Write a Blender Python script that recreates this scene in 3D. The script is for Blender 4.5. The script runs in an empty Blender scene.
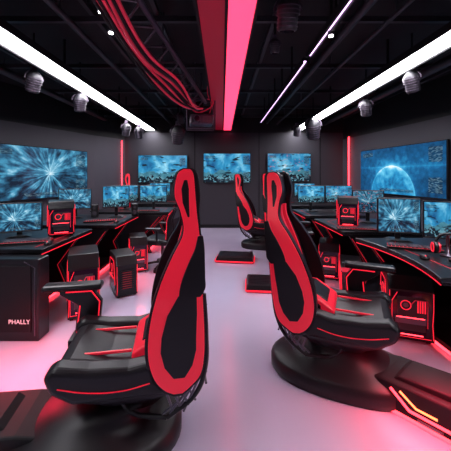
import bpy, bmesh, math, random
from mathutils import Vector, Matrix
random.seed(4)
S = bpy.context.scene
COL = S.collection
try:
    S.view_settings.view_transform = 'Standard'
except Exception:
    pass

# ---------------------------------------------------------------- materials
def mat(name, col, rough=0.5, metal=0.0, emit=None, es=0.0, noise=0.0, spec=0.5):
    m = bpy.data.materials.new(name); m.use_nodes = True
    nt = m.node_tree; b = nt.nodes['Principled BSDF']
    b.inputs['Base Color'].default_value = (*col, 1)
    b.inputs['Roughness'].default_value = rough
    b.inputs['Metallic'].default_value = metal
    b.inputs['Specular IOR Level'].default_value = spec
    if emit:
        b.inputs['Emission Color'].default_value = (*emit, 1)
        b.inputs['Emission Strength'].default_value = es
    if noise:
        tc = nt.nodes.new('ShaderNodeTexCoord'); n = nt.nodes.new('ShaderNodeTexNoise')
        n.inputs['Scale'].default_value = 14
        mr = nt.nodes.new('ShaderNodeMapRange')
        mr.inputs['To Min'].default_value = max(0.02, rough - noise)
        mr.inputs['To Max'].default_value = min(1, rough + noise)
        nt.links.new(tc.outputs['Object'], n.inputs['Vector'])
        nt.links.new(n.outputs['Fac'], mr.inputs['Value'])
        nt.links.new(mr.outputs['Result'], b.inputs['Roughness'])
    return m

BLACK = mat('black_leather', (0.008, 0.007, 0.010), 0.40, noise=0.08, spec=.32)
SHELL = mat('black_plastic', (0.007, 0.007, 0.009), 0.32, noise=0.05, spec=.4)
PODM = mat('pod_plastic', (0.008, 0.007, 0.010), 0.42, spec=.35)
MATTE = mat('black_matte', (0.006, 0.006, 0.008), 0.7, spec=.3)
DARKG = mat('dark_grey', (0.022, 0.022, 0.027), 0.45)
LAMPG = mat('lamp_grey', (0.075, 0.055, 0.085), 0.4, 0.3)
KEY = mat('key_plastic', (0.05, 0.045, 0.055), 0.4)
METAL = mat('gun_metal', (0.14, 0.13, 0.16), 0.3, 0.9)
RED = mat('red_leather_glow', (0.80, 0.012, 0.035), 0.36, emit=(1, 0.02, 0.06), es=0.24, noise=0.06)  # leather with weak emission mixed in, brightness not from any lamp
REDP = mat('red_cable_glow', (0.70, 0.025, 0.07), 0.35, emit=(1, .03, .1), es=.08)  # cable plastic brightened by a little emission of its own
LRED = mat('led_red', (0.5, 0.0, 0.01), 0.4, emit=(1, 0.04, 0.06), es=5.5)
LREDB = mat('led_red_soft', (0.5, 0.0, 0.01), 0.4, emit=(1, 0.02, 0.05), es=1.0)
LDIM = mat('led_red_dim', (0.4, 0.0, 0.01), 0.4, emit=(1, 0.02, 0.05), es=.35)
LPINK = mat('led_pink', (0.6, 0.05, 0.1), 0.4, emit=(1, 0.045, 0.12), es=2.3)
LDRED = mat('panel_dark_red', (0.25, 0.0, 0.02), 0.5, emit=(1, 0.01, 0.06), es=0.10)
LPUR = mat('led_purple', (0.4, 0.2, 0.5), 0.4, emit=(0.85, 0.5, 1), es=3.5)
LWHITE = mat('led_white', (0.9, 0.9, 0.9), 0.4, emit=(.97, 0.93, 1), es=25)
LSPOT = mat('led_spot', (0.9, 0.9, 0.9), 0.4, emit=(1, 0.95, 1), es=14)
LCYAN = mat('led_cyan', (0.1, 0.4, 0.6), 0.4, emit=(0.1, 0.5, 1), es=2)
LORNG = mat('led_orange', (0.6, 0.2, 0.05), 0.4, emit=(1, 0.18, 0.06), es=4)
TXT = mat('white_lettering_glow', (0.8, 0.78, 0.8), 0.5, emit=(1, 0.9, 0.92), es=0.3)  # unlit lettering, lifted by emission in the material
LENS = mat('lens_glass', (0.03, 0.012, 0.03), 0.12, 0.3)

def floor_mat():
    m = bpy.data.materials.new('polished_epoxy_floor'); m.use_nodes = True
    nt = m.node_tree; b = nt.nodes['Principled BSDF']
    tc = nt.nodes.new('ShaderNodeTexCoord'); n = nt.nodes.new('ShaderNodeTexNoise')
    n.inputs['Scale'].default_value = 0.9; n.inputs['Detail'].default_value = 3
    r = nt.nodes.new('ShaderNodeValToRGB')
    r.color_ramp.elements[0].position = .3; r.color_ramp.elements[0].color = (.52, .48, .65, 1)
    r.color_ramp.elements[1].position = .7; r.color_ramp.elements[1].color = (.60, .56, .73, 1)
    nt.links.new(tc.outputs['Object'], n.inputs['Vector']); nt.links.new(n.outputs['Fac'], r.inputs['Fac'])
    nt.links.new(r.outputs['Color'], b.inputs['Base Color'])
    b.inputs['Roughness'].default_value = 0.15
    b.inputs['Specular IOR Level'].default_value = 1.0
    return m
FLOOR = floor_mat()

def wall_mat(name, col, zc):
    m = bpy.data.materials.new(name); m.use_nodes = True
    nt = m.node_tree; b = nt.nodes['Principled BSDF']
    g = nt.nodes.new('ShaderNodeNewGeometry'); s = nt.nodes.new('ShaderNodeSeparateXYZ')
    c = nt.nodes.new('ShaderNodeMath'); c.operation = 'GREATER_THAN'; c.inputs[1].default_value = zc
    mx = nt.nodes.new('ShaderNodeMix'); mx.data_type = 'RGBA'
    n = nt.nodes.new('ShaderNodeTexNoise'); n.inputs['Scale'].default_value = 2.0
    mm = nt.nodes.new('ShaderNodeMix'); mm.data_type = 'RGBA'
    mm.inputs[6].default_value = (*[k * .85 for k in col], 1); mm.inputs[7].default_value = (*col, 1)
    nt.links.new(n.outputs['Fac'], mm.inputs[0])
    nt.links.new(g.outputs['Position'], s.inputs[0]); nt.links.new(s.outputs['Z'], c.inputs[0])
    nt.links.new(c.outputs[0], mx.inputs[0]); nt.links.new(mm.outputs[2], mx.inputs[6])
    mx.inputs[7].default_value = (.003, .003, .004, 1)
    nt.links.new(mx.outputs[2], b.inputs['Base Color'])
    b.inputs['Roughness'].default_value = 0.6
    return m
WSIDE = wall_mat('wall_paint_side', (.075, .070, .090), 2.34)
WBACK = wall_mat('wall_paint_back', (.032, .030, .040), 2.52)
CEIL = mat('ceiling_black', (.003, .003, .004), .8)

def screen_mat(name, cx=.5, cy=.5, seed=0., warm=0., kind='burst', es=1.3, asp=1.7, ui=True):
    m = bpy.data.materials.new(name); m.use_nodes = True
    nt = m.node_tree; N = nt.nodes; L = nt.links
    b = N['Principled BSDF']; b.inputs['Base Color'].default_value = (.005, .005, .008, 1); b.inputs['Roughness'].default_value = .15
    uv = N.new('ShaderNodeUVMap'); sp = N.new('ShaderNodeSeparateXYZ'); L.new(uv.outputs[0], sp.inputs[0])
    def M(op, a, bb=None, clamp=False):
        n = N.new('ShaderNodeMath'); n.operation = op; n.use_clamp = clamp
        for i, v in enumerate((a, bb)):
            if v is None: continue
            if isinstance(v, (int, float)): n.inputs[i].default_value = v
            else: L.new(v, n.inputs[i])
        return n.outputs[0]
    def comb(x, y, z=0.):
        c = N.new('ShaderNodeCombineXYZ')
        for i, v in enumerate((x, y, z)):
            if isinstance(v, (int, float)): c.inputs[i].default_value = v
            else: L.new(v, c.inputs[i])
        return c.outputs[0]
    def noise(vec, sc, det, dist=0.):
        n = N.new('ShaderNodeTexNoise'); n.inputs['Scale'].default_value = sc; n.inputs['Detail'].default_value = det
        n.inputs['Distortion'].default_value = dist; L.new(vec, n.inputs['Vector']); return n.outputs['Fac']
    def mixc(f, a, c):
        n = N.new('ShaderNodeMix'); n.data_type = 'RGBA'
        for i, v in ((0, f), (6, a), (7, c)):
            if isinstance(v, (int, float)): n.inputs[i].default_value = v
            elif isinstance(v, tuple): n.inputs[i].default_value = (*v, 1)
            else: L.new(v, n.inputs[i])
        return n.outputs[2]
    def ramp(v, els):
        n = N.new('ShaderNodeValToRGB'); cr = n.color_ramp
        cr.elements[0].position = els[0][0]; cr.elements[0].color = (*els[0][1], 1)
        cr.elements[1].position = els[-1][0]; cr.elements[1].color = (*els[-1][1], 1)
        for p, c in els[1:-1]:
            e = cr.elements.new(p); e.color = (*c, 1)
        L.new(v, n.inputs[0]); return n.outputs[0]
    def dist(u0, v0, a_):
        dx = M('MULTIPLY', M('SUBTRACT', U, u0), a_); dy = M('SUBTRACT', V, v0)
        return M('SQRT', M('ADD', M('MULTIPLY', dx, dx), M('MULTIPLY', dy, dy)))
    U, V = sp.outputs[0], sp.outputs[1]
    x = M('MULTIPLY', M('SUBTRACT', U, cx), asp); y = M('SUBTRACT', V, cy)
    r = M('SQRT', M('ADD', M('MULTIPLY', x, x), M('MULTIPLY', y, y)))
    a = M('ARCTAN2', y, x)
    UVv = comb(M('MULTIPLY', U, asp), V, seed)
    fine = noise(UVv, 9, 6)
    if kind == 'burst':
        n1 = noise(comb(M('MULTIPLY', a, 1.9), M('MULTIPLY', r, 1.0), seed), 3.2, 5)
        n0 = noise(UVv, 2.6, 5, 1.2)
        v = M('ADD', M('MULTIPLY', n1, .75), M('MULTIPLY', fine, .25))
        v = M('ADD', v, M('MULTIPLY', n0, .45))
        v = M('ADD', M('SUBTRACT', v, .30), M('MULTIPLY', M('DIVIDE', .05, M('ADD', r, .09)), .55))
        v = M('SUBTRACT', v, M('MULTIPLY', M('LESS_THAN', V, cy - .04), M('MULTIPLY', M('SUBTRACT', 1., n1), .22)))
        col = ramp(v, [(.28, (.006, .014, .03)), (.42, (.02, .09, .17)), (.54, (.06, .28, .45)), (.66, (.30, .58, .72)), (.82, (.92, .97, 1))])
    elif kind == 'planet':
        edge = M('ABSOLUTE', M('SUBTRACT', r, .66))
        g = M('DIVIDE', .03, M('ADD', edge, .05))
        land = M('MULTIPLY', noise(UVv, 3.2, 8, 1.0), M('ADD', M('MULTIPLY', M('LESS_THAN', r, .66), .6), .4))
        v = M('ADD', M('ADD', M('MULTIPLY', g, .28), M('MULTIPLY', land, .60)), M('MULTIPLY', fine, .30))
        v = M('ADD', v, M('MULTIPLY', M('DIVIDE', .03, M('ADD', dist(.45, .60, asp * .35), .05)), .7))
        v = M('ADD', v, M('MULTIPLY', M('DIVIDE', .015, M('ADD', M('ABSOLUTE', M('SUBTRACT', V, .58)), .02)), .16))
        col = ramp(v, [(.20, (.003, .014, .04)), (.40, (.008, .10, .26)), (.54, (.02, .27, .55)), (.70, (.12, .56, .82)), (.95, (.85, .97, 1))])
    else:
        sky = M('ADD', M('MULTIPLY', noise(UVv, 2.6, 6, .6), .75), M('MULTIPLY', M('DIVIDE', .08, M('ADD', r, .15)), .55))
        skyc = ramp(sky, [(.32, (.01, .09, .24)), (.46, (.03, .28, .52)), (.60, (.22, .60, .80)), (.78, (.88, .97, 1))])
        h1 = M('ADD', .12, M('MULTIPLY', noise(comb(M('MULTIPLY', U, asp), seed), 4.0, 5), .50))
        h2 = M('ADD', -.06, M('MULTIPLY', noise(comb(M('MULTIPLY', U, asp), seed + 5), 6.0, 6), .55))
        col = mixc(M('LESS_THAN', V, h1), skyc, mixc(fine, (.01, .08, .14), (.10, .32, .40)))
        col = mixc(M('LESS_THAN', V, h2), col, mixc(M('GREATER_THAN', fine, .54), (.004, .012, .02), (.12, .30, .38)))
        bl = noise(comb(M('MULTIPLY', U, asp * .7), M('MULTIPLY', V, 2.2), seed + 20.), 4.5, 4)
        col = mixc(M('MULTIPLY', M('SUBTRACT', bl, .58), 14, True), col, (.008, .02, .035))
    if warm > 0:
        n3 = noise(comb(M('MULTIPLY', U, asp), M('MULTIPLY', V, 2.), seed + 9.), 7, 5)
        wm = M('MULTIPLY', M('SUBTRACT', n3, .66 - warm * .08), 9, True)
        col = mixc(M('MULTIPLY', wm, .7), col, (.85, .20, .16))
    if ui:
        br = N.new('ShaderNodeTexBrick'); br.inputs['Scale'].default_value = 30; br.inputs['Mortar Size'].default_value = .05
        br.inputs['Color1'].default_value = (.003, .02, .04, 1); br.inputs['Color2'].default_value = (.25, .42, .50, 1); br.inputs['Mortar'].default_value = (.002, .012, .025, 1)
        br.inputs['Row Height'].default_value = .5; br.inputs['Brick Width'].default_value = 1.4; br.inputs['Bias'].default_value = -.35
        L.new(UVv, br.inputs['Vector'])
        e1 = M('MULTIPLY', M('MULTIPLY', M('GREATER_THAN', U, .85), M('LESS_THAN', U, .97)), M('MULTIPLY', M('GREATER_THAN', M('ABSOLUTE', M('SUBTRACT', V, .5)), .14), M('LESS_THAN', M('ABSOLUTE', M('SUBTRACT', V, .5)), .42)))
        e2 = M('MULTIPLY', M('LESS_THAN', M('ABSOLUTE', M('SUBTRACT', V, .08)), .03), M('LESS_THAN', M('ABSOLUTE', M('SUBTRACT', U, .5)), .2))
        e3 = M('MULTIPLY', M('LESS_THAN', M('ABSOLUTE', M('SUBTRACT', V, .88)), .05), M('LESS_THAN', M('ABSOLUTE', M('SUBTRACT', U, .12)), .08))
        edge = M('ADD', M('ADD', e1, e2), e3, True)
        col = mixc(M('MULTIPLY', edge, .6), col, br.outputs['Color'])
    L.new(col, b.inputs['Emission Color']); b.inputs['Emission Strength'].default_value = es
    return m

# ---------------------------------------------------------------- builders
def link(o, parent=None):
    COL.objects.link(o)
    if parent: o.parent = parent
    return o

def root(name, loc=(0, 0, 0), rz=0.0, sc=1.0):
    e = bpy.data.objects.new(name, None); e.empty_display_size = .1
    e.location = loc; e.rotation_euler = (0, 0, rz); e.scale = (sc, sc, sc)
    return link(e)

def mesh(name, verts, faces, m, parent=None, bevel=0, seg=2, smooth=False, sub=0):
    me = bpy.data.meshes.new(name); me.from_pydata([tuple(v) for v in verts], [], faces)
    bm = bmesh.new(); bm.from_mesh(me); bmesh.ops.recalc_face_normals(bm, faces=bm.faces); bm.to_mesh(me); bm.free()
    me.materials.append(m)
    if smooth:
        for p in me.polygons: p.use_smooth = True
    o = bpy.data.objects.new(name, me); link(o, parent)
    if bevel:
        b = o.modifiers.new('bevel', 'BEVEL'); b.width = bevel; b.segments = seg; b.limit_method = 'ANGLE'; b.angle_limit = math.radians(35)
    if sub:
        b = o.modifiers.new('sub', 'SUBSURF'); b.levels = sub; b.render_levels = sub
    return o

def box(name, c, s, m, parent=None, bevel=.006, rot=(0, 0, 0), taper=1.0):
    hx, hy, hz = s[0] / 2, s[1] / 2, s[2] / 2
    v = []
    for z, k in ((-hz, 1.0), (hz, taper)):
        v += [(-hx * k, -hy * k, z), (hx * k, -hy * k, z), (hx * k, hy * k, z), (-hx * k, hy * k, z)]
    f = [(0, 1, 2, 3), (4, 5, 6, 7), (0, 1, 5, 4), (1, 2, 6, 5), (2, 3, 7, 6), (3, 0, 4, 7)]
    o = mesh(name, v, f, m, parent, bevel)
    o.location = c; o.rotation_euler = rot
    return o

def boxes(name, lst, m, parent=None, bevel=0):
    v = []; f = []
    for c, s in lst:
        k = len(v)
        for dz in (-.5, .5):
            for dx, dy in ((-.5, -.5), (.5, -.5), (.5, .5), (-.5, .5)):
                v.append((c[0] + dx * s[0], c[1] + dy * s[1], c[2] + dz * s[2]))
        f += [tuple(k + i for i in q) for q in ((0, 1, 2, 3), (4, 5, 6, 7), (0, 1, 5, 4), (1, 2, 6, 5), (2, 3, 7, 6), (3, 0, 4, 7))]
    return mesh(name, v, f, m, parent, bevel)

def rings(name, rr, m, parent=None, n=40, smooth=True, p=2.0, loc=(0, 0, 0), rot=(0, 0, 0), bevel=0):
    v = []; f = []
    for (cx, cy, z, rx, ry) in rr:
        for i in range(n):
            a = 2 * math.pi * i / n; ca, sa = math.cos(a), math.sin(a)
            v.append((cx + rx * math.copysign(abs(ca) ** (2 / p), ca), cy + ry * math.copysign(abs(sa) ** (2 / p), sa), z))
    for k in range(len(rr) - 1):
        for i in range(n):
            j = (i + 1) % n
            f.append((k * n + i, k * n + j, (k + 1) * n + j, (k + 1) * n + i))
    f.append(tuple(range(n))); f.append(tuple((len(rr) - 1) * n + i for i in range(n)))
    o = mesh(name, v, f, m, parent, bevel, smooth=False)
    for pl in o.data.polygons: pl.use_smooth = smooth and len(pl.vertices) == 4
    o.location = loc; o.rotation_euler = rot
    return o

def cyl(name, c, r, h, m, parent=None, rot=(0, 0, 0), n=24, r2=None, bevel=.003):
    return rings(name, [(0, 0, -h / 2, r, r), (0, 0, h / 2, r if r2 is None else r2, r if r2 is None else r2)], m, parent, n=n, loc=c, rot=rot, bevel=bevel)

def torus(name, c, R, r, m, parent=None, rot=(0, 0, 0), a0=0, a1=2 * math.pi, n=28, k=8):
    v = []; f = []; full = abs(a1 - a0 - 2 * math.pi) < 1e-4
    cnt = n if full else n + 1
    for i in range(cnt):
        a = a0 + (a1 - a0) * i / n
        for j in range(k):
            b = 2 * math.pi * j / k
            v.append(((R + r * math.cos(b)) * math.cos(a), (R + r * math.cos(b)) * math.sin(a), r * math.sin(b)))
    for i in range(n):
        i2 = (i + 1) % cnt
        for j in range(k):
            f.append((i * k + j, i2 * k + j, i2 * k + (j + 1) % k, i * k + (j + 1) % k))
    o = mesh(name, v, f, m, parent, smooth=True); o.location = c; o.rotation_euler = rot
    return o

def tube(name, pts, r, m, parent=None, smooth=True):
    cu = bpy.data.curves.new(name, 'CURVE'); cu.dimensions = '3D'; cu.bevel_depth = r; cu.bevel_resolution = 3; cu.use_fill_caps = True
    if smooth and len(pts) > 2:
        s = cu.splines.new('BEZIER'); s.bezier_points.add(len(pts) - 1)
        for b, p in zip(s.bezier_points, pts):
            b.co = p; b.handle_left_type = b.handle_right_type = 'AUTO'
    else:
        s = cu.splines.new('POLY'); s.points.add(len(pts) - 1)
        for b, p in zip(s.points, pts): b.co = (*p, 1)
    cu.materials.append(m)
    return link(bpy.data.objects.new(name, cu), parent)

def extrude_xz(name, pts, y0, y1, m, parent=None, bevel=.01, seg=3):
    n = len(pts)
    v = [(x, y0, z) for x, z in pts] + [(x, y1, z) for x, z in pts]
    f = [tuple(range(n)), tuple(range(n, 2 * n))] + [(i, (i + 1) % n, n + (i + 1) % n, n + i) for i in range(n)]
    return mesh(name, v, f, m, parent, bevel, seg)

def cat(tab, per=6, lin=False):
    out = []
    P = [Vector(t) for t in tab]
    for i in range(len(P) - 1):
        p0 = P[max(i - 1, 0)]; p1 = P[i]; p2 = P[i + 1]; p3 = P[min(i + 2, len(P) - 1)]
        for k in range(per):
            t = k / per
            if lin: out.append(p1.lerp(p2, t)); continue
            out.append(.5 * ((2 * p1) + (p2 - p0) * t + (2 * p0 - 5 * p1 + 4 * p2 - p3) * t * t + (3 * p1 - p0 - 3 * p2 + p3) * t ** 3))
    out.append(P[-1]); return out

# ---------------------------------------------------------------- racing chair
SIDE = [(1.436, .035, .080), (1.41, .008, .112), (1.30, -.006, .126), (1.21, .000, .098), (1.11, -.006, .088), (.99, -.014, .150),
        (.845, -.012, .212), (.675, -.020, .256), (.545, -.022, .261), (.44, -.006, .235), (.385, .045, .19), (.352, .09, .13)]
REDT = [(1.430, .045, .078), (1.40, .028, .110), (1.30, .020, .124), (1.21, .014, .093), (1.11, .004, .083), (.99, -.004, .144),
        (.845, -.006, .204), (.675, -.014, .242), (.545, -.014, .245), (.45, .004, .219), (.395, .055, .175), (.37, .09, .13)]
SBAND = [(1.10, -.014, .012), (1.04, -.02, .028), (.98, -.02, .058), (.91, -.02, .088), (.86, -.02, .102), (.82, .004, .106)]
HEX = [(.83, .022, .108), (.74, .020, .160), (.64, .024, .186), (.57, .024, .190), (.50, .042, .172), (.445, .078, .130)]
HEAD = [(1.375, .060, .076), (1.33, .052, .090), (1.26, .052, .084), (1.19, .050, .060)]

def wfun(z):
    t = max(0, min(1, (z - .80) / .62)); t = t * t * (3 - 2 * t)
    return .255 - .105 * t

def chair_back(R, rec):
    px, pz = .08, .38
    def tr(x, y, z):
        dx, dz = x - px, z - pz
        return (px + dx * math.cos(rec) - dz * math.sin(rec), y, pz + dx * math.sin(rec) + dz * math.cos(rec))
    def strip(name, tab, sgn, off, th, m, bev, lin=False):
        sm = cat(tab, 6, lin); v = []; f = []
        for (z, xr, xf) in sm:
            y = sgn * (wfun(z) + off)
            v += [tr(xr, y - th, z), tr(xf, y - th, z), tr(xf, y + th, z), tr(xr, y + th, z)]
        for i in range(len(sm) - 1):
            a = i * 4; b = a + 4
            for q in range(4):
                f.append((a + q, a + (q + 1) % 4, b + (q + 1) % 4, b + q))
        f.append((0, 1, 2, 3)); f.append(tuple(len(v) - 4 + q for q in range(4)))
        mesh(name, v, f, m, R, bev, 3)
    for sgn, nm in ((1, 'left'), (-1, 'right')):
        strip('back_wing_' + nm, SIDE, sgn, 0, .030, BLACK, .010)
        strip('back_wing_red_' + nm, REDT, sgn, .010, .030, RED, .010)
        strip('back_wing_band_' + nm, SBAND, sgn, .022, .024, BLACK, .004)
        strip('back_wing_inset_' + nm, HEX, sgn, .022, .024, BLACK, .004, True)
        strip('head_inset_' + nm, HEAD, sgn, .022, .021, BLACK, .003, True)
    sm = cat(SIDE[1:-1], 4); n = 9; v = []; f = []
    for (z, xr, xf) in sm:
        w = wfun(z)
        for k in range(n):
            s = -1 + 2 * k / (n - 1)
            v.append(tr(xr + .012 - .02 * (1 - s * s), s * w, z))
        for k in range(n):
            s = 1 - 2 * k / (n - 1)
            d = (xf - xr) * .55
            v.append(tr(xr + d + .012 * abs(s) ** 3 + (.018 if z > 1.22 or .62 < z < .8 else 0) * (1 - s * s), s * w, z))
    w2 = 2 * n
    for i in range(len(sm) - 1):
        for k in range(w2):
            f.append((i * w2 + k, i * w2 + (k + 1) % w2, (i + 1) * w2 + (k + 1) % w2, (i + 1) * w2 + k))
    f.append(tuple(range(w2))); f.append(tuple(len(v) - w2 + k for k in range(w2)))
    mesh('back_pad', v, f, BLACK, R, smooth=True)
    for yy in (-.07, .07):
        v = []; f = []
        ss = [q for q in sm if .55 < q[0] < 1.2]
        for (z, xr, xf) in ss:
            d = xr + (xf - xr) * .55
            for dx, dy in ((-.01, -.018), (.028, -.018), (.028, .018), (-.01, .018)):
                v.append(tr(d + dx, yy + dy, z))
        for i in range(len(ss) - 1):
            for q in range(4): f.append((i * 4 + q, i * 4 + (q + 1) % 4, i * 4 + 4 + (q + 1) % 4, i * 4 + 4 + q))
        f.append((0, 1, 2, 3)); f.append(tuple(len(v) - 4 + q for q in range(4)))
        mesh('back_stripe', v, f, RED, R)
    for k in range(5):
        z = .34 + .085 * k
        tube('lattice', [tr(-.035, -.20, z), tr(-.035, .20, z + .06)], .006, METAL, R, False)
        tube('lattice', [tr(-.035, .20, z), tr(-.035, -.20, z + .06)], .006, METAL, R, False)
    for yy in (-.21, .21):
        tube('back_rail', [(.16, yy, .20), tr(.02, yy, .30), tr(-.028, yy, .42), tr(-.034, yy, .60), tr(-.022, yy, .80)], .012, SHELL, R)
        for k in range(4):
            x0 = -.01 + .035 * k
            tube('side_lattice', [(x0, yy, .40 - .04 * k), (x0 + .09, yy, .22)], .006, METAL, R, False)
            tube('side_lattice', [(x0 + .09, yy, .38), (x0 + .03, yy, .27 - .02 * k)], .006, METAL, R, False)
        tube('side_rail', [(.16, yy, .20), (.34, yy * .8, .22), (.40, yy * .8, .30)], .012, SHELL, R)

def chair_seat(R, arms, ax):
    prof = [(.06, .36), (.03, .47), (.10, .54), (.20, .525), (.34, .50), (.52, .51), (.66, .535), (.71, .50), (.68, .42), (.58, .36)]
    for s, nm in ((-1, 'right'), (1, 'left')):
        y0, y1 = sorted((s * .175, s * .285))
        extrude_xz('seat_bolster_' + nm, prof, y0, y1, BLACK, R, .028, 4)
        tube('seat_piping_' + nm, [(.24, s * .287, .43), (.36, s * .287, .41), (.52, s * .287, .42), (.64, s * .287, .45)], .003, RED, R)
    extrude_xz('seat_cushion', [(.05, .34), (.05, .47), (.2, .475), (.45, .485), (.62, .515), (.68, .50), (.68, .42), (.55, .34)], -.19, .19, BLACK, R, .025, 4)
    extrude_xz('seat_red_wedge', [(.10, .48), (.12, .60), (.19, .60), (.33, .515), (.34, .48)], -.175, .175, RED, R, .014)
    extrude_xz('seat_black_wedge', [(.13, .50), (.145, .612), (.185, .612), (.29, .545), (.28, .50)], -.12, .12, BLACK, R, .010)
    extrude_xz('seat_black_side', [(.13, .50), (.145, .575), (.185, .575), (.25, .53), (.25, .50)], -.180, .180, BLACK, R, .004)
    boxes('seat_red_stitch', [((.47, s * .12, .500), (.26, .012, .012)) for s in (-1, 1)], RED, R, .002)
    rings('seat_pan', [(.34, 0, .20, .15, .13), (.34, 0, .27, .22, .18), (.34, 0, .33, .32, .25), (.34, 0, .38, .33, .265)], PODM, R, p=3)
    for s in arms:
        y = s * .36
        box('arm_pad', (ax + .06, y, .68), (.36, .10, .04), SHELL, R, .015)
        extrude_xz('arm_bracket', [(ax - .10, .36), (ax - .12, .58), (ax - .06, .665), (ax + .14, .665), (ax + .14, .635), (ax + .03, .56), (ax + .05, .36)], y - .02, y + .02, SHELL, R, .008)
        for q in (-.023, .023):
            tube('arm_trim', [(ax - .09, y + q, .38), (ax - .105, y + q, .58), (ax - .055, y + q, .65), (ax + .10, y + q, .65)], .004, LREDB, R, False)
            tube('arm_trim', [(ax + .035, y + q, .38), (ax + .015, y + q, .56)], .004, LREDB, R, False)
        extrude_xz('arm_foot', [(ax - .12, .34), (ax - .12, .39), (ax + .06, .39), (ax + .06, .34)], min(s * .24, s * .38), max(s * .24, s * .38), SHELL, R, .008)

def racing_chair(name, loc, heading, rec=0.0, base=(.30, .48, .31), leg=True, arms=(1,), ax=.5, leg_rot=0, leg_len=1.0):
    R = root(name, loc, math.radians(heading))
    chair_back(R, rec); chair_seat(R, arms, ax)
    bx, rx, ry = base
    rings('pod_base', [(bx, 0, 0, rx * .97, ry * .96), (bx, 0, .02, rx, ry), (bx, 0, .085, rx, ry), (bx, 0, .115, rx * .93, ry * .93),
                       (bx + .01, 0, .14, rx * .72, ry * .8), (bx + .02, 0, .19, rx * .50, ry * .62), (.34, 0, .26, .19, .17)], PODM, R, p=2.4)
    if leg:
        F = bpy.data.objects.new('foot_rail_group', None); link(F, R)
        F.location = (bx + .20, 0, 0); F.rotation_euler = (0, 0, math.radians(leg_rot))
        k = leg_len
        extrude_xz('foot_rail', [(0, .0), (0, .14), (.15 * k, .17), (.62 * k, .19), (.95 * k, .225), (1.0 * k, .21), (1.0 * k, .02), (.97 * k, .0)], -.17, .17, MATTE, F, .015)
        extrude_xz('foot_rail_top', [(.2 * k, .16), (.25 * k, .20), (.60 * k, .225), (.92 * k, .26), (.92 * k, .19)], -.12, .12, MATTE, F, .01)
        for s in (-1, 1):
            y = s * .172
            tube('rail_led', [(.22 * k, y, .14), (.34 * k, y, .06), (.60 * k, y, .06)], .008, LRED, F, False)
            tube('rail_led', [(.28 * k, y, .145), (.38 * k, y, .09), (.50 * k, y, .09)], .006, LORNG, F, False)
            tube('rail_led', [(.60 * k, y, .04), (.66 * k, y, .10), (.80 * k, y, .16), (.95 * k, y, .17)], .007, LRED, F, False)
            tube('floor_glow', [(.05 * k, y, .012), (.95 * k, y, .012)], .010, LRED, F, False)
            box('rail_display', (.70 * k, y, .075), (.08, .012, .035), LCYAN, F, .004)
            box('rail_button', (.84 * k, y, .075), (.05, .014, .04), LORNG, F, .004)
            box('rail_grille', (.46 * k, y, .035), (.12, .01, .015), METAL, F, .002)
        for j in range(3):
            box('pedal', (.88 * k, -.08 + .08 * j, .28), (.02, .05, .11), METAL, F, .004, rot=(0, .5, 0))
    return R

# ---------------------------------------------------------------- other builders
def screen_plane(name, w, h, m, parent, z=0):
    me = bpy.data.meshes.new(name)
    me.from_pydata([(-w / 2, 0, -h / 2), (w / 2, 0, -h / 2), (w / 2, 0, h / 2), (-w / 2, 0, h / 2)], [], [(0, 1, 2, 3)])
    uvl = me.uv_layers.new(name='UVMap')
    for i, uv in enumerate(((0, 0), (1, 0), (1, 1), (0, 1))): uvl.data[i].uv = uv
    me.materials.append(m)
    return link(bpy.data.objects.new(name, me), parent)

def wall_tv(p0, p1, z0, z1, m):
    a = Vector((p0[0], p0[1])); b = Vector((p1[0], p1[1])); d = b - a
    R = root('wall_television', ((a.x + b.x) / 2, (a.y + b.y) / 2, (z0 + z1) / 2), math.atan2(d.y, d.x))
    w, h = d.length, z1 - z0
    box('housing', (0, .03, 0), (w, .05, h), SHELL, R, .008)
    s = screen_plane('screen', w - .04, h - .04, m, R); s.location = (0, .002, 0)
    box('wall_bracket', (0, .07, 0), (w * .3, .05, h * .4), METAL, R, .004)
    return R

def monitor(loc, rz, w, h, m, zdesk=.75):
    R = root('desktop_monitor', (loc[0], loc[1], zdesk), math.radians(rz))
    zc = loc[2] - zdesk
    box('housing', (0, .022, zc), (w, .035, h), SHELL, R, .007)
    s = screen_plane('screen', w - .025, h - .03, m, R); s.location = (0, .002, zc + .003)
    box('chin', (0, .003, zc - h / 2 + .008), (w * .9, .008, .012), DARKG, R, .002)
    box('neck', (0, .055, zc / 2), (.05, .03, zc), SHELL, R, .005)
    extrude_xz('foot', [(-.12, 0), (.12, 0), (.07, .018), (-.07, .018)], -.05, .12, SHELL, R, .003)
    return R

def keyboard(loc, rz, glow=True):
    R = root('keyboard', loc, math.radians(rz))
    box('case', (0, 0, .011), (.44, .15, .022), SHELL, R, .005)
    ks = []
    for r in range(5):
        for c in range(14):
            ks.append(((-.195 + c * .030, -.055 + r * .0275, .027), (.025, .022, .010)))
    boxes('keys', ks, KEY, R)
    if glow:
        boxes('underglow', [((0, 0, .0225), (.42, .135, .001))], LREDB, R)
    return R

def mouse(loc, rz):
    R = root('computer_mouse', loc, math.radians(rz))
    rings('body', [(0, 0, 0, .032, .055), (0, 0, .012, .034, .058), (0, .005, .028, .028, .045), (0, .008, .036, .014, .024)], SHELL, R, n=20)
    box('wheel', (0, -.03, .03), (.008, .02, .012), LREDB, R, .003)
    return R

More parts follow.
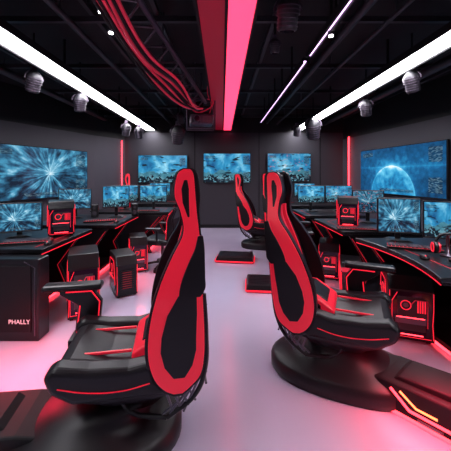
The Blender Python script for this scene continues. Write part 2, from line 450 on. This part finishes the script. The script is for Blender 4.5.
def headphones(loc, rz):
    R = root('headphones', loc, math.radians(rz))
    torus('headband', (0, 0, .10), .085, .012, SHELL, R, rot=(math.pi / 2, 0, 0), a0=0, a1=math.pi)
    for s in (-1, 1):
        cyl('ear_cup', (s * .088, 0, .07), .048, .035, SHELL, R, rot=(0, math.pi / 2, 0), bevel=.008)
        torus('ear_ring', (s * .108, 0, .07), .036, .005, LREDB, R, rot=(0, math.pi / 2, 0))
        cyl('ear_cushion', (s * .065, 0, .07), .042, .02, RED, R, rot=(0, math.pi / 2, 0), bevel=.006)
    rings('stand', [(0, 0, 0, .06, .05), (0, 0, .015, .055, .045), (0, 0, .02, .012, .012), (0, 0, .17, .012, .012), (0, 0, .175, .035, .02)], METAL, R, n=20)
    return R

def speaker(loc, rz):
    R = root('desktop_speaker', loc, math.radians(rz))
    box('cabinet', (0, 0, .10), (.10, .11, .20), SHELL, R, .012)
    for z, r in ((.065, .036), (.145, .022)):
        torus('cone_rim', (0, -.057, z), r, .005, DARKG, R, rot=(math.pi / 2, 0, 0))
        cyl('cone', (0, -.056, z), r * .8, .006, METAL, R, rot=(math.pi / 2, 0, 0))
    return R

def pc_tower(loc, rz, w=.24, d=.45, h=.46, glass=False):
    R = root('computer_tower', loc, math.radians(rz))
    prof = [(-d / 2, .015), (-d / 2, h * .80), (-d * .38, h), (d / 2, h), (d / 2, .015)]
    n = len(prof)
    v = [(-w / 2, y, z) for y, z in prof] + [(w / 2, y, z) for y, z in prof]
    f = [tuple(range(n)), tuple(range(n, 2 * n))] + [(i, (i + 1) % n, n + (i + 1) % n, n + i) for i in range(n)]
    mesh('case', v, f, SHELL, R, .008)
    fy = -d / 2 - .003
    if glass:
        # windowed front: motherboard, graphics card, memory sticks, coolers, faint red light
        box('front_window', (0, fy, h * .42), (w * .84, .004, h * .70), LENS, R, 0)
        tube('window_frame', [(w * .42, fy - .003, h * .08), (-w * .42, fy - .003, h * .08), (-w * .42, fy - .003, h * .62), (-w * .30, fy - .003, h * .76)], .003, LREDB, R, False)
        boxes('motherboard', [((0, fy - .003, h * .44), (w * .6, .003, h * .52))], DARKG, R)
        boxes('memory_sticks', [((w * (.14 + .05 * k), fy - .006, h * .56), (w * .025, .004, h * .18)) for k in range(4)], LREDB, R)
        boxes('graphics_card', [((-.02 * w, fy - .007, h * .34), (w * .66, .006, h * .10))], METAL, R)
        boxes('card_light', [((-.02 * w, fy - .010, h * .385), (w * .60, .003, h * .012)), ((0, fy - .006, h * .12), (w * .5, .003, h * .015))], LRED, R)
        torus('cooler_ring', (-w * .12, fy - .006, h * .57), w * .11, .004, LREDB, R, rot=(math.pi / 2, 0, 0))
        cyl('cooler_hub', (-w * .12, fy - .005, h * .57), w * .06, .006, METAL, R, rot=(math.pi / 2, 0, 0))
        tube('loop_pipe', [(-w * .02, fy - .008, h * .58), (w * .08, fy - .008, h * .66), (w * .34, fy - .008, h * .66), (w * .34, fy - .008, h * .25)], .004, REDP, R, False)
    else:
        box('grille_glow', (0, fy, h * .42), (w * .42, .004, h * .44), LDIM, R, 0)
        boxes('slats', [((0, fy - .006, h * (.20 + .055 * k)), (w * .6, .010, h * .040)) for k in range(9)], SHELL, R)
    for s in (-1, 1):
        tube('front_led', [(s * w * .47, fy, .04), (s * w * .45, fy, h * .30), (s * w * .47, fy, h * .52), (s * w * .47, fy, h * .78)], .003, LREDB, R, False)
        xs = s * (w / 2 + .002)
        win = [(-d * .38, h * .30), (-d * .20, h * .86), (d * .30, h * .86), (d * .40, h * .60), (d * .40, h * .18), (-d * .28, h * .12)]
        mesh('side_glass', [(xs, y, z) for y, z in win] + [(xs + s * .003, y, z) for y, z in win],
             [tuple(range(6)), tuple(range(6, 12))] + [(i, (i + 1) % 6, 6 + (i + 1) % 6, 6 + i) for i in range(6)], LENS, R)
        tube('side_led', [(xs + s * .003, y, z) for y, z in win[:4]], .0035, LREDB, R, False)
        box('side_card', (xs + s * .004, .02, h * .42), (.004, d * .5, h * .05), LREDB, R, .001)
        torus('fan_ring', (xs + s * .004, d * .06, h * .64), h * .10, .003, LREDB, R, rot=(0, math.pi / 2, 0))
    boxes('feet', [((sx * w * .38, sy * d * .4, .0085), (.03, .05, .017)) for sx in (-1, 1) for sy in (-1, 1)], MATTE, R)
    return R

def desk(xf, xb, y0, y1, zt=.74, curved=0.0):
    sg = 1 if xb > xf else -1
    R = root('gaming_desk', ((xf + xb) / 2, (y0 + y1) / 2, 0))
    hx = abs(xb - xf) / 2; hy = (y1 - y0) / 2
    n = 12; pts = []
    for i in range(n + 1):
        t = -1 + 2 * i / n
        pts.append((-sg * hx + sg * curved * (1 - t * t), t * hy))
    pts += [(sg * hx, hy), (sg * hx, -hy)]
    for nm, z0, z1, m, k in (('top', zt - .035, zt, SHELL, 1.0), ('top_under', zt - .06, zt - .035, MATTE, .97)):
        N = len(pts)
        v = [(x * k, y * k, z0) for x, y in pts] + [(x * k, y * k, z1) for x, y in pts]
        f = [tuple(range(N)), tuple(range(N, 2 * N))] + [(i, (i + 1) % N, N + (i + 1) % N, N + i) for i in range(N)]
        mesh(nm, v, f, m, R, .006)
    tube('edge_led', [(x * .985, y * .985, zt - .048) for x, y in pts[:n + 1]], .004, LREDB, R, False)
    tube('top_inlay', [(-sg * hx * .80 + sg * curved, -hy * .85, zt), (-sg * hx * .80 + sg * curved, hy * .45, zt), (-sg * hx * .35, hy * .85, zt)], .003, LDIM, R, False)
    for yy in (-hy * .9, hy * .9):
        extrude_xz('end_panel', [(-sg * hx * .55, 0), (-sg * hx * .35, .30), (-sg * hx * .80, zt - .06), (sg * hx * .95, zt - .06), (sg * hx * .95, 0)], yy - .02, yy + .02, SHELL, R, .006)
        tube('panel_led', [(-sg * hx * .50, yy - .023, .03), (-sg * hx * .30, yy - .023, .30), (-sg * hx * .74, yy - .023, zt - .09)], .004, LDIM, R, False)
    box('modesty_panel', (sg * hx * .9, 0, zt / 2 - .03), (.03, hy * 1.78, zt - .12), MATTE, R, .004)
    box('plinth_led', (-sg * hx * .42, 0, .02), (.012, hy * 1.7, .02), LRED, R, .002)
    box('base_plinth', (sg * hx * .3, 0, .02), (hx * 1.3, hy * 1.76, .04), MATTE, R, .004)
    return R

def office_chair(loc, heading, sc=1.0):
    R = root('office_chair', loc, math.radians(heading), sc)
    for k in range(5):
        a = k * 2 * math.pi / 5 + .3
        tube('base_spoke', [(0, 0, .10), (math.cos(a) * .15, math.sin(a) * .15, .085), (math.cos(a) * .29, math.sin(a) * .29, .06)], .018, SHELL, R)
        cyl('castor', (math.cos(a) * .29, math.sin(a) * .29, .03), .03, .04, MATTE, R, rot=(math.pi / 2, 0, a), n=14)
    cyl('gas_lift', (0, 0, .25), .025, .32, METAL, R)
    extrude_xz('seat', [(-.22, .40), (-.22, .47), (0, .48), (.20, .50), (.25, .48), (.24, .42), (.1, .39)], -.23, .23, BLACK, R, .03, 4)
    extrude_xz('backrest', [(-.20, .46), (-.25, .60), (-.24, .80), (-.30, .96), (-.25, .98), (-.17, .82), (-.17, .60), (-.14, .47)], -.20, .20, BLACK, R, .025, 4)
    for s in (-1, 1):
        extrude_xz('back_side', [(-.19, .47), (-.24, .60), (-.23, .80), (-.285, .95), (-.25, .96), (-.16, .82), (-.14, .62), (-.13, .48)], s * .215 - .02, s * .215 + .02, BLACK, R, .008)
        tube('side_piping', [(-.14, s * .237, .50), (-.15, s * .237, .64), (-.17, s * .237, .82), (-.245, s * .237, .94)], .006, RED, R)
        tube('arm_post', [(-.05, s * .25, .43), (-.03, s * .29, .46), (-.02, s * .29, .64)], .016, SHELL, R)
        box('arm_pad', (.03, s * .29, .66), (.26, .08, .03), SHELL, R, .012)
    return R

def stage_light(loc, tilt=.5, yaw=0, s=1.0, lit=False, zc=3.0, lens=None):
    R = root('stage_spotlight', loc, yaw)
    H = zc - loc[2]
    tube('drop_rod', [(0, 0, H), (0, 0, .13 * s)], .010, MATTE, R, False)
    torus('yoke', (0, 0, .03 * s), .10 * s, .010 * s, LAMPG, R, rot=(math.pi / 2, 0, 0), a0=0, a1=math.pi)
    rings('can', [(0, 0, -.12, .065, .065), (0, 0, -.11, .075, .075), (0, 0, -.02, .075, .075), (0, 0, .0, .085, .085), (0, 0, .06, .085, .085), (0, 0, .10, .06, .06), (0, 0, .13, .03, .03)], DARKG, R, n=24, rot=(tilt, 0, 0)).scale = (s, s, s)
    lo = Matrix.Rotation(tilt, 3, 'X') @ Vector((0, 0, -.122 * s))
    cyl('lens', lo, .055 * s, .006, lens or (LSPOT if lit else LENS), R, rot=(tilt, 0, 0), bevel=0)
    for k in range(6):
        lo = Matrix.Rotation(tilt, 3, 'X') @ Vector((0, 0, (-.09 + .028 * k) * s))
        torus('cooling_fin', lo, (.076 if k < 3 else .087) * s, .004 * s, LAMPG, R, rot=(tilt, 0, 0))
    box('clamp', (0, 0, .16 * s), (.06 * s, .05 * s, .06 * s), LAMPG, R, .006)
    return R

# ---------------------------------------------------------------- room
YB = 7.95; ZC = 3.0
mesh('floor', [(-7, -1.7, 0), (5, -1.7, 0), (5, 8.3, 0), (-7, 8.3, 0), (-7, -1.7, -.1), (5, -1.7, -.1), (5, 8.3, -.1), (-7, 8.3, -.1)],
     [(0, 1, 2, 3), (4, 5, 6, 7), (0, 1, 5, 4), (1, 2, 6, 5), (2, 3, 7, 6), (3, 0, 4, 7)], FLOOR)
box('ceiling', (-1, 3.3, ZC + .05), (12, 10.1, .1), CEIL, None, 0)

def wall(name, a, b, m, z1=ZC, th=.12):
    a = Vector(a); b = Vector(b); d = b - a; n = Vector((-d.y, d.x)).normalized() * th
    v = [(p.x, p.y, z) for z in (0, z1) for p in (a, b, b + n, a + n)]
    f = [(0, 1, 2, 3), (4, 5, 6, 7), (0, 1, 5, 4), (1, 2, 6, 5), (2, 3, 7, 6), (3, 0, 4, 7)]
    mesh(name, v, f, m)
    dn = -n.normalized() * .015
    v = [(p.x, p.y, z) for z in (0, .09) for p in (a, b, b + dn, a + dn)]
    mesh(name.replace('wall', 'baseboard'), v, f, MATTE)

LW = lambda y: -3.04 + .367 * (y - 6.8) - .12
RW = lambda y: 3.2 - .119 * (y - 6.95) + .12
wall('wall_left', (LW(-1.6), -1.6), (LW(7.15), 7.15), WSIDE)
wall('wall_left_return', (LW(7.15), 7.15), (-2.58, YB), WSIDE)
wall('wall_back', (-2.72, YB), (3.35, YB), WBACK)
wall('wall_right', (RW(YB + .1), YB + .1), (RW(-1.6), -1.6), WSIDE)
wall('wall_front', (4.6, -1.6), (-6.6, -1.6), WSIDE)

box('trim_1', (-2.62, YB - .10, 1.42), (.022, .03, 1.75), LRED, None, .004)
box('trim_2', (RW(7.6) - .03, 7.6, 1.42), (.03, .03, 1.9), LRED, None, .004)
boxes('trim_3', [((x, YB - .006, 1.28), (.02, .014, 2.5)) for x in (-.72, .98, 2.6)], MATTE)

def led_channel(name, x0, x1, y0, y1, z, m, h=.07):
    R = root(name, ((x0 + x1) / 2, (y0 + y1) / 2, z))
    w = x1 - x0; l = y1 - y0
    box('diffuser', (0, 0, .004), (w, l, .008), m, R, 0)
    boxes('housing', [((0, 0, .03), (w + .02, l, .045)), ((-w / 2 - .012, 0, .01), (.02, l, .06)), ((w / 2 + .012, 0, .01), (.02, l, .06))], MATTE, R)
    boxes('hangers', [((0, -l / 2 + .6 + k * (l - 1.2) / 4, (ZC - z) / 2 + .02), (.02, .02, ZC - z - .04)) for k in range(5)], MATTE, R)
led_channel('ceiling_light_strip', -1.98, -1.74, -.8, 7.9, 2.58, LWHITE)
led_channel('ceiling_light_strip', 1.84, 2.08, -.8, 7.9, 2.58, LWHITE)
led_channel('ceiling_red_light_strip', .045, .235, -.5, 7.9, 2.58, LPINK)
led_channel('ceiling_red_panel', -.17, .02, -.5, 7.9, 2.585, LDRED)
led_channel('ceiling_purple_light_strip', .86, .885, 1.4, 3.0, 2.59, LPUR)
led_channel('ceiling_purple_light_strip', .86, .885, 3.15, 6.8, 2.59, LPUR)
boxes('ceiling_rail_grid', [((x, 3.3, 2.90), (.04, 9.2, .05)) for x in (-3.2, -2.6, -1.2, -.6, .5, 1.3, 2.7, 3.2)] +
      [((0, y, 2.85), (6.0, .04, .05)) for y in (1.6, 2.8, 4.0, 5.2, 6.4, 7.4)], DARKG)
R = root('ceiling_pipes', (0, 0, 0))
for (x, z, r) in ((-1.35, 2.76, .03), (1.18, 2.78, .035), (1.45, 2.74, .02), (-2.9, 2.78, .05), (2.7, 2.76, .06)):
    tube('pipe', [(x, -.8, z), (x, 7.9, z)], r, DARKG, R, False)
    for y in (1, 2.5, 4, 5.5, 7):
        tube('pipe_hanger', [(x, y, z), (x, y, ZC)], .006, METAL, R, False)

R = root('ceiling_truss', (0, 0, 0))
A0, A1 = Vector((-.80, 1.5, 2.50)), Vector((-.36, 4.4, 2.38))
B0, B1 = Vector((-.60, 1.5, 2.56)), Vector((-.24, 4.4, 2.46))
tube('chord', [A0, A1], .022, LAMPG, R, False); tube('chord', [B0, B1], .022, LAMPG, R, False)
for k in range(9):
    t0, t1 = k / 9, (k + .5) / 9
    tube('brace', [A0.lerp(A1, t0), B0.lerp(B1, t1)], .009, METAL, R, False)
    tube('brace', [B0.lerp(B1, t1), A0.lerp(A1, (k + 1) / 9)], .009, METAL, R, False)
for t in (.05, .5, .95):
    p = A0.lerp(A1, t); tube('hanger', [p, (p.x, p.y, ZC)], .008, METAL, R, False)
R = root('red_cable_bundle', (0, 0, 0))
for k in range(8):
    o = k * .024; q = .025 * math.sin(k * 2.1)
    tube('cable', [(-.76 + o, 1.5, 2.46 - o * .3), (-.70 + o, 2.1, 2.33 - o * .5 + q), (-.60 + o * 1.2, 2.8, 2.20 + o * .4), (-.46 + o * .8, 3.5, 2.22 - q), (-.36 + o * .5, 4.25, 2.34)], .012, REDP if k % 2 else MATTE, R)
R = root('ceiling_projector', (-.33, 4.75, 2.26), .15)
box('body', (0, 0, 0), (.36, .30, .15), LAMPG, R, .02)
box('lid', (0, 0, .085), (.28, .24, .03), SHELL, R, .01)
cyl('lens_barrel', (-.08, -.17, 0), .05, .08, METAL, R, rot=(math.pi / 2, 0, 0))
cyl('lens', (-.08, -.212, 0), .04, .006, LENS, R, rot=(math.pi / 2, 0, 0), bevel=0)
boxes('vents', [((.08, -.152, -.04 + k * .02), (.14, .006, .008)) for k in range(5)], METAL, R)
tube('drop_rod', [(0, 0, .1), (0, 0, ZC - 2.26)], .015, METAL, R, False)
tube('power_cord', [(.12, 0, .08), (.16, 0, .25), (.10, 0, .45), (.14, 0, ZC - 2.26)], .007, REDP, R)
tube('frame', [(-.22, 0, .35), (-.22, 0, -.12), (.22, 0, -.12), (.22, 0, .35), (-.22, 0, .35)], .014, LAMPG, R, False)
tube('frame_back', [(-.22, .2, .35), (-.22, .2, -.12), (.22, .2, -.12), (.22, .2, .35), (-.22, .2, .35)], .014, LAMPG, R, False)
tube('coiled_cable', [(-.20, -.05, .30), (-.10, -.10, .12), (.05, -.10, .14), (.18, -.08, .28), (.10, -.04, .34)], .010, REDP, R)
box('junction_box', (-.05, .02, .24), (.16, .14, .12), SHELL, R, .01)

for (px, py, z, s, tl, yw) in [(288, 14, 2.50, .9, .3, 0), (275, 46, 2.62, .55, .2, 0), (34, 82, 2.45, .95, .4, 1), (80, 103, 2.42, 1.0, .3, .5), (366, 108, 2.42, 1.0, .4, -.6),
                      (412, 82, 2.45, .95, .35, -1), (126, 130, 2.32, 1.0, .4, .5), (139, 133, 2.32, 1.0, .2, 0), (178, 135, 2.22, 1.5, .4, .3), (181, 118, 2.55, .9, .2, 0), (297, 131, 2.42, 1.0, .3, 0)]:
    Y = 300 * (z - 1.4) / (175 - py)
    stage_light(((px - 222) * Y / 300, Y, z), tl, yw, s)
Y = 300 * .95 / 46
stage_light(((313 - 222) * Y / 300, Y, 2.35), .5, -.4, 1.7, lens=LREDB)
for (px, py) in [(111, 33), (101, 12), (331, 36), (431, 116)]:
    z = 2.55; Y = 300 * (z - 1.4) / (175 - py)
    R = root('ceiling_downlight', ((px - 222) * Y / 300, Y, z))
    r = .018 * max(1, Y / 3)
    cyl('can', (0, 0, .05), r * 1.5, .09, DARKG, R)
    cyl('lamp', (0, 0, 0), r, .01, LSPOT, R, bevel=0)
    tube('drop_rod', [(0, 0, .09), (0, 0, ZC - z)], .008, MATTE, R, False)

# ---------------------------------------------------------------- televisions
S1 = screen_mat('screen_racing_blue', .55, .50, 3.3, 0, 'burst', 1.15, 1.9)
S2 = screen_mat('screen_planet_blue', .45, -.05, 5.2, 0, 'planet', 1.1, 2.4)
S3 = screen_mat('screen_sky', .5, .6, 2.2, 0, 'scene', 1.1, 1.7)
S4 = screen_mat('screen_coast', .55, .6, 7.7, 0, 'scene', 1.1, 1.7)
S5 = screen_mat('screen_city', .4, .5, 11.1, .5, 'scene', 1.0, 1.7)
S6 = screen_mat('screen_game_pink', .5, .5, 15.0, 1.0, 'burst', .8, 1.3)
S7 = screen_mat('screen_cockpit', .4, .4, 21.0, 0, 'burst', 1.1, 1.6)
wall_tv((-3.78, 4.78), (-3.04, 6.8), .94, 1.94, S1)
wall_tv((3.2, 6.95), (3.47, 4.62), 1.01, 1.96, S2)
wall_tv((-2.21, 7.86), (-.90, 7.86), 1.19, 1.93, S3)
wall_tv((-.50, 7.86), (.76, 7.86), 1.19, 1.98, S4)
wall_tv((1.18, 7.86), (2.34, 7.86), 1.22, 1.98, S5)

# ---------------------------------------------------------------- desks left
desk(-1.62, -2.75, 2.70, 3.75, .73)
desk(-1.40, -2.55, 3.95, 5.05)
desk(-.95, -2.30, 5.35, 6.15)
desk(-1.0, -2.30, 6.95, 7.6)
R = root('computer_cabinet', (-1.76, 2.60, 0))
box('carcass', (0, 0, .345), (.44, .16, .69), SHELL, R, .01)
box('door_panel', (-.02, -.085, .36), (.36, .012, .56), MATTE, R, .008)
tube('trim_line', [(.19, -.084, .05), (.19, -.084, .62), (.10, -.084, .67)], .004, METAL, R, False)
def text(body, loc, size, parent, m=TXT, rot=(math.pi / 2, 0, 0)):
    c = bpy.data.curves.new('lettering', 'FONT'); c.body = body; c.size = size; c.extrude = .001; c.align_x = 'CENTER'
    c.materials.append(m); o = bpy.data.objects.new('lettering', c); o.location = loc; o.rotation_euler = rot
    return link(o, parent)
text('PHALLY', (.065, -.094, .155), .052, R)

pc_tower((-1.44, 3.12, 0), 25, .28, .46, .62, True)
pc_tower((-1.20, 3.64, 0), 30, .24, .44, .46)
pc_tower((-1.26, 4.5, 0), 20, .24, .44, .50, True)
pc_tower((-1.83, 3.42, .73), 28, .26, .34, .38, True)
monitor((-2.20, 3.25, .94), 28, .44, .32, S7, .73)
monitor((-2.66, 3.0, .94), 36, .42, .32, S3, .73)
monitor((-1.66, 4.7, 1.06), 15, .40, .34, S3, .74)
monitor((-1.28, 5.60, 1.05), 8, .50, .32, S4, .74)
monitor((-1.85, 5.7, 1.05), 8, .50, .32, S5, .74)
monitor((-1.5, 7.25, 1.05), 0, .50, .32, S3, .74)
monitor((-2.25, 4.6, 1.03), 22, .46, .32, S7, .74)
speaker((-2.0, 4.72, .74), 15); speaker((-1.42, 4.88, .74), 15)
keyboard((-1.92, 2.96, .73), 18); keyboard((-1.72, 4.25, .74), 20); keyboard((-1.35, 5.46, .74), 5)
mouse((-1.68, 2.90, .73), 10); mouse((-1.46, 4.15, .74), 10)
# ---------------------------------------------------------------- desks right
desk(1.42, 2.60, 1.95, 3.20, .73, .10)
desk(1.40, 2.40, 3.50, 4.55)
desk(1.35, 2.40, 4.9, 5.8)
desk(1.30, 2.60, 6.5, 7.3)
pc_tower((1.66, 2.72, 0), -20, .34, .44, .54, True)
pc_tower((1.45, 3.38, 0), -20, .22, .40, .45)
pc_tower((1.50, 4.2, 0), -20, .26, .44, .48, True)
pc_tower((1.42, 5.3, 0), -20, .26, .44, .48, True)
pc_tower((1.62, 3.88, .74), -20, .24, .32, .38, True)
monitor((1.80, 3.05, .985), -16, .40, .36, S7, .73)
monitor((2.14, 2.82, .97), -32, .42, .36, S4, .73)
monitor((1.62, 5.45, 1.05), -6, .48, .32, S3, .74)
monitor((2.14, 5.5, 1.05), -6, .48, .32, S5, .74)
monitor((1.9, 6.9, 1.05), 0, .48, .32, S4, .74)
monitor((2.02, 4.15, 1.03), -20, .40, .32, S6, .74)
keyboard((1.74, 2.72, .73), -25); keyboard((1.95, 2.20, .73), -50); keyboard((1.62, 3.62, .74), -12)
mouse((1.62, 2.40, .73), -20); mouse((1.95, 3.65, .74), -20)
headphones((1.86, 2.47, .73), -20)

# ---------------------------------------------------------------- chairs
racing_chair('racing_simulator_chair', (-.15, 1.72, 0), 190, 0.0, base=(.52, .44, .33), arms=(-1,), ax=.70)
racing_chair('racing_simulator_chair', (.50, 2.26, 0), -24, math.radians(8), base=(.36, .48, .30), arms=(1,), leg_rot=-26, leg_len=.84)
racing_chair('racing_simulator_chair', (.42, 5.9, 0), -12, math.radians(9), base=(.36, .40, .26), leg=False)
racing_chair('racing_simulator_chair', (.80, 5.0, 0), -15, math.radians(7), base=(.36, .40, .26), leg=False, arms=(-1,), ax=.40)
racing_chair('racing_simulator_chair', (-2.05, 6.55, 0), 200, math.radians(3), base=(.36, .36, .26), leg=False)
office_chair((-.90, 4.55, 0), 170, .95)
office_chair((1.02, 4.25, 0), 10, .95)

def foot_platform(loc, rz, w, d):
    R = root('foot_platform', loc, math.radians(rz))
    box('body', (0, 0, .05), (w, d, .10), SHELL, R, .015, taper=.9)
    boxes('edge_led', [((0, -d / 2 - .002, .025), (w * .95, .01, .02)), ((w / 2 + .002, 0, .025), (.01, d * .9, .02)), ((-w / 2 - .002, 0, .025), (.01, d * .9, .02))], LREDB, R)
    boxes('grip_ribs', [((0, -d * .3 + k * d * .12, .103), (w * .7, .012, .008)) for k in range(6)], METAL, R)
foot_platform((.22, 4.95, 0), -8, .62, .42)
foot_platform((.48, 3.75, 0), -5, .36, .42)

# ---------------------------------------------------------------- lamps
def area(name, loc, size, power, col, rot=(0, 0, 0), sy=None):
    l = bpy.data.lights.new(name, 'AREA'); l.energy = power; l.color = col; l.size = size
    if sy: l.shape = 'RECTANGLE'; l.size_y = sy
    o = bpy.data.objects.new(name, l); o.location = loc; o.rotation_euler = rot; link(o)
for (n, x, y, p) in [('a', -1.42, 2.05, 10), ('b', 1.15, 1.60, 8), ('c', -1.15, 3.9, 3), ('d', 1.25, 3.2, 4), ('e', 1.2, 4.9, 3.5), ('f', -1.1, 5.8, 2.5)]:
    area('added_red_pool_light', (x, y, .40), .25, p, (1, .02, .06))  # unseen area lamps added to throw red pools on the floor

w = bpy.data.worlds.new('dim_room_world'); S.world = w; w.use_nodes = True
w.node_tree.nodes['Background'].inputs[0].default_value = (.02, .015, .025, 1)
w.node_tree.nodes['Background'].inputs[1].default_value = .3

# ---------------------------------------------------------------- camera
c = bpy.data.cameras.new('camera'); c.sensor_width = 36; c.lens = 36 * 300 / 451
c.shift_x = 3.5 / 451; c.shift_y = -50.5 / 451; c.clip_start = .05
o = bpy.data.objects.new('camera', c); o.location = (0, 0, 1.4); o.rotation_euler = (math.pi / 2, 0, 0)
link(o); S.camera = o
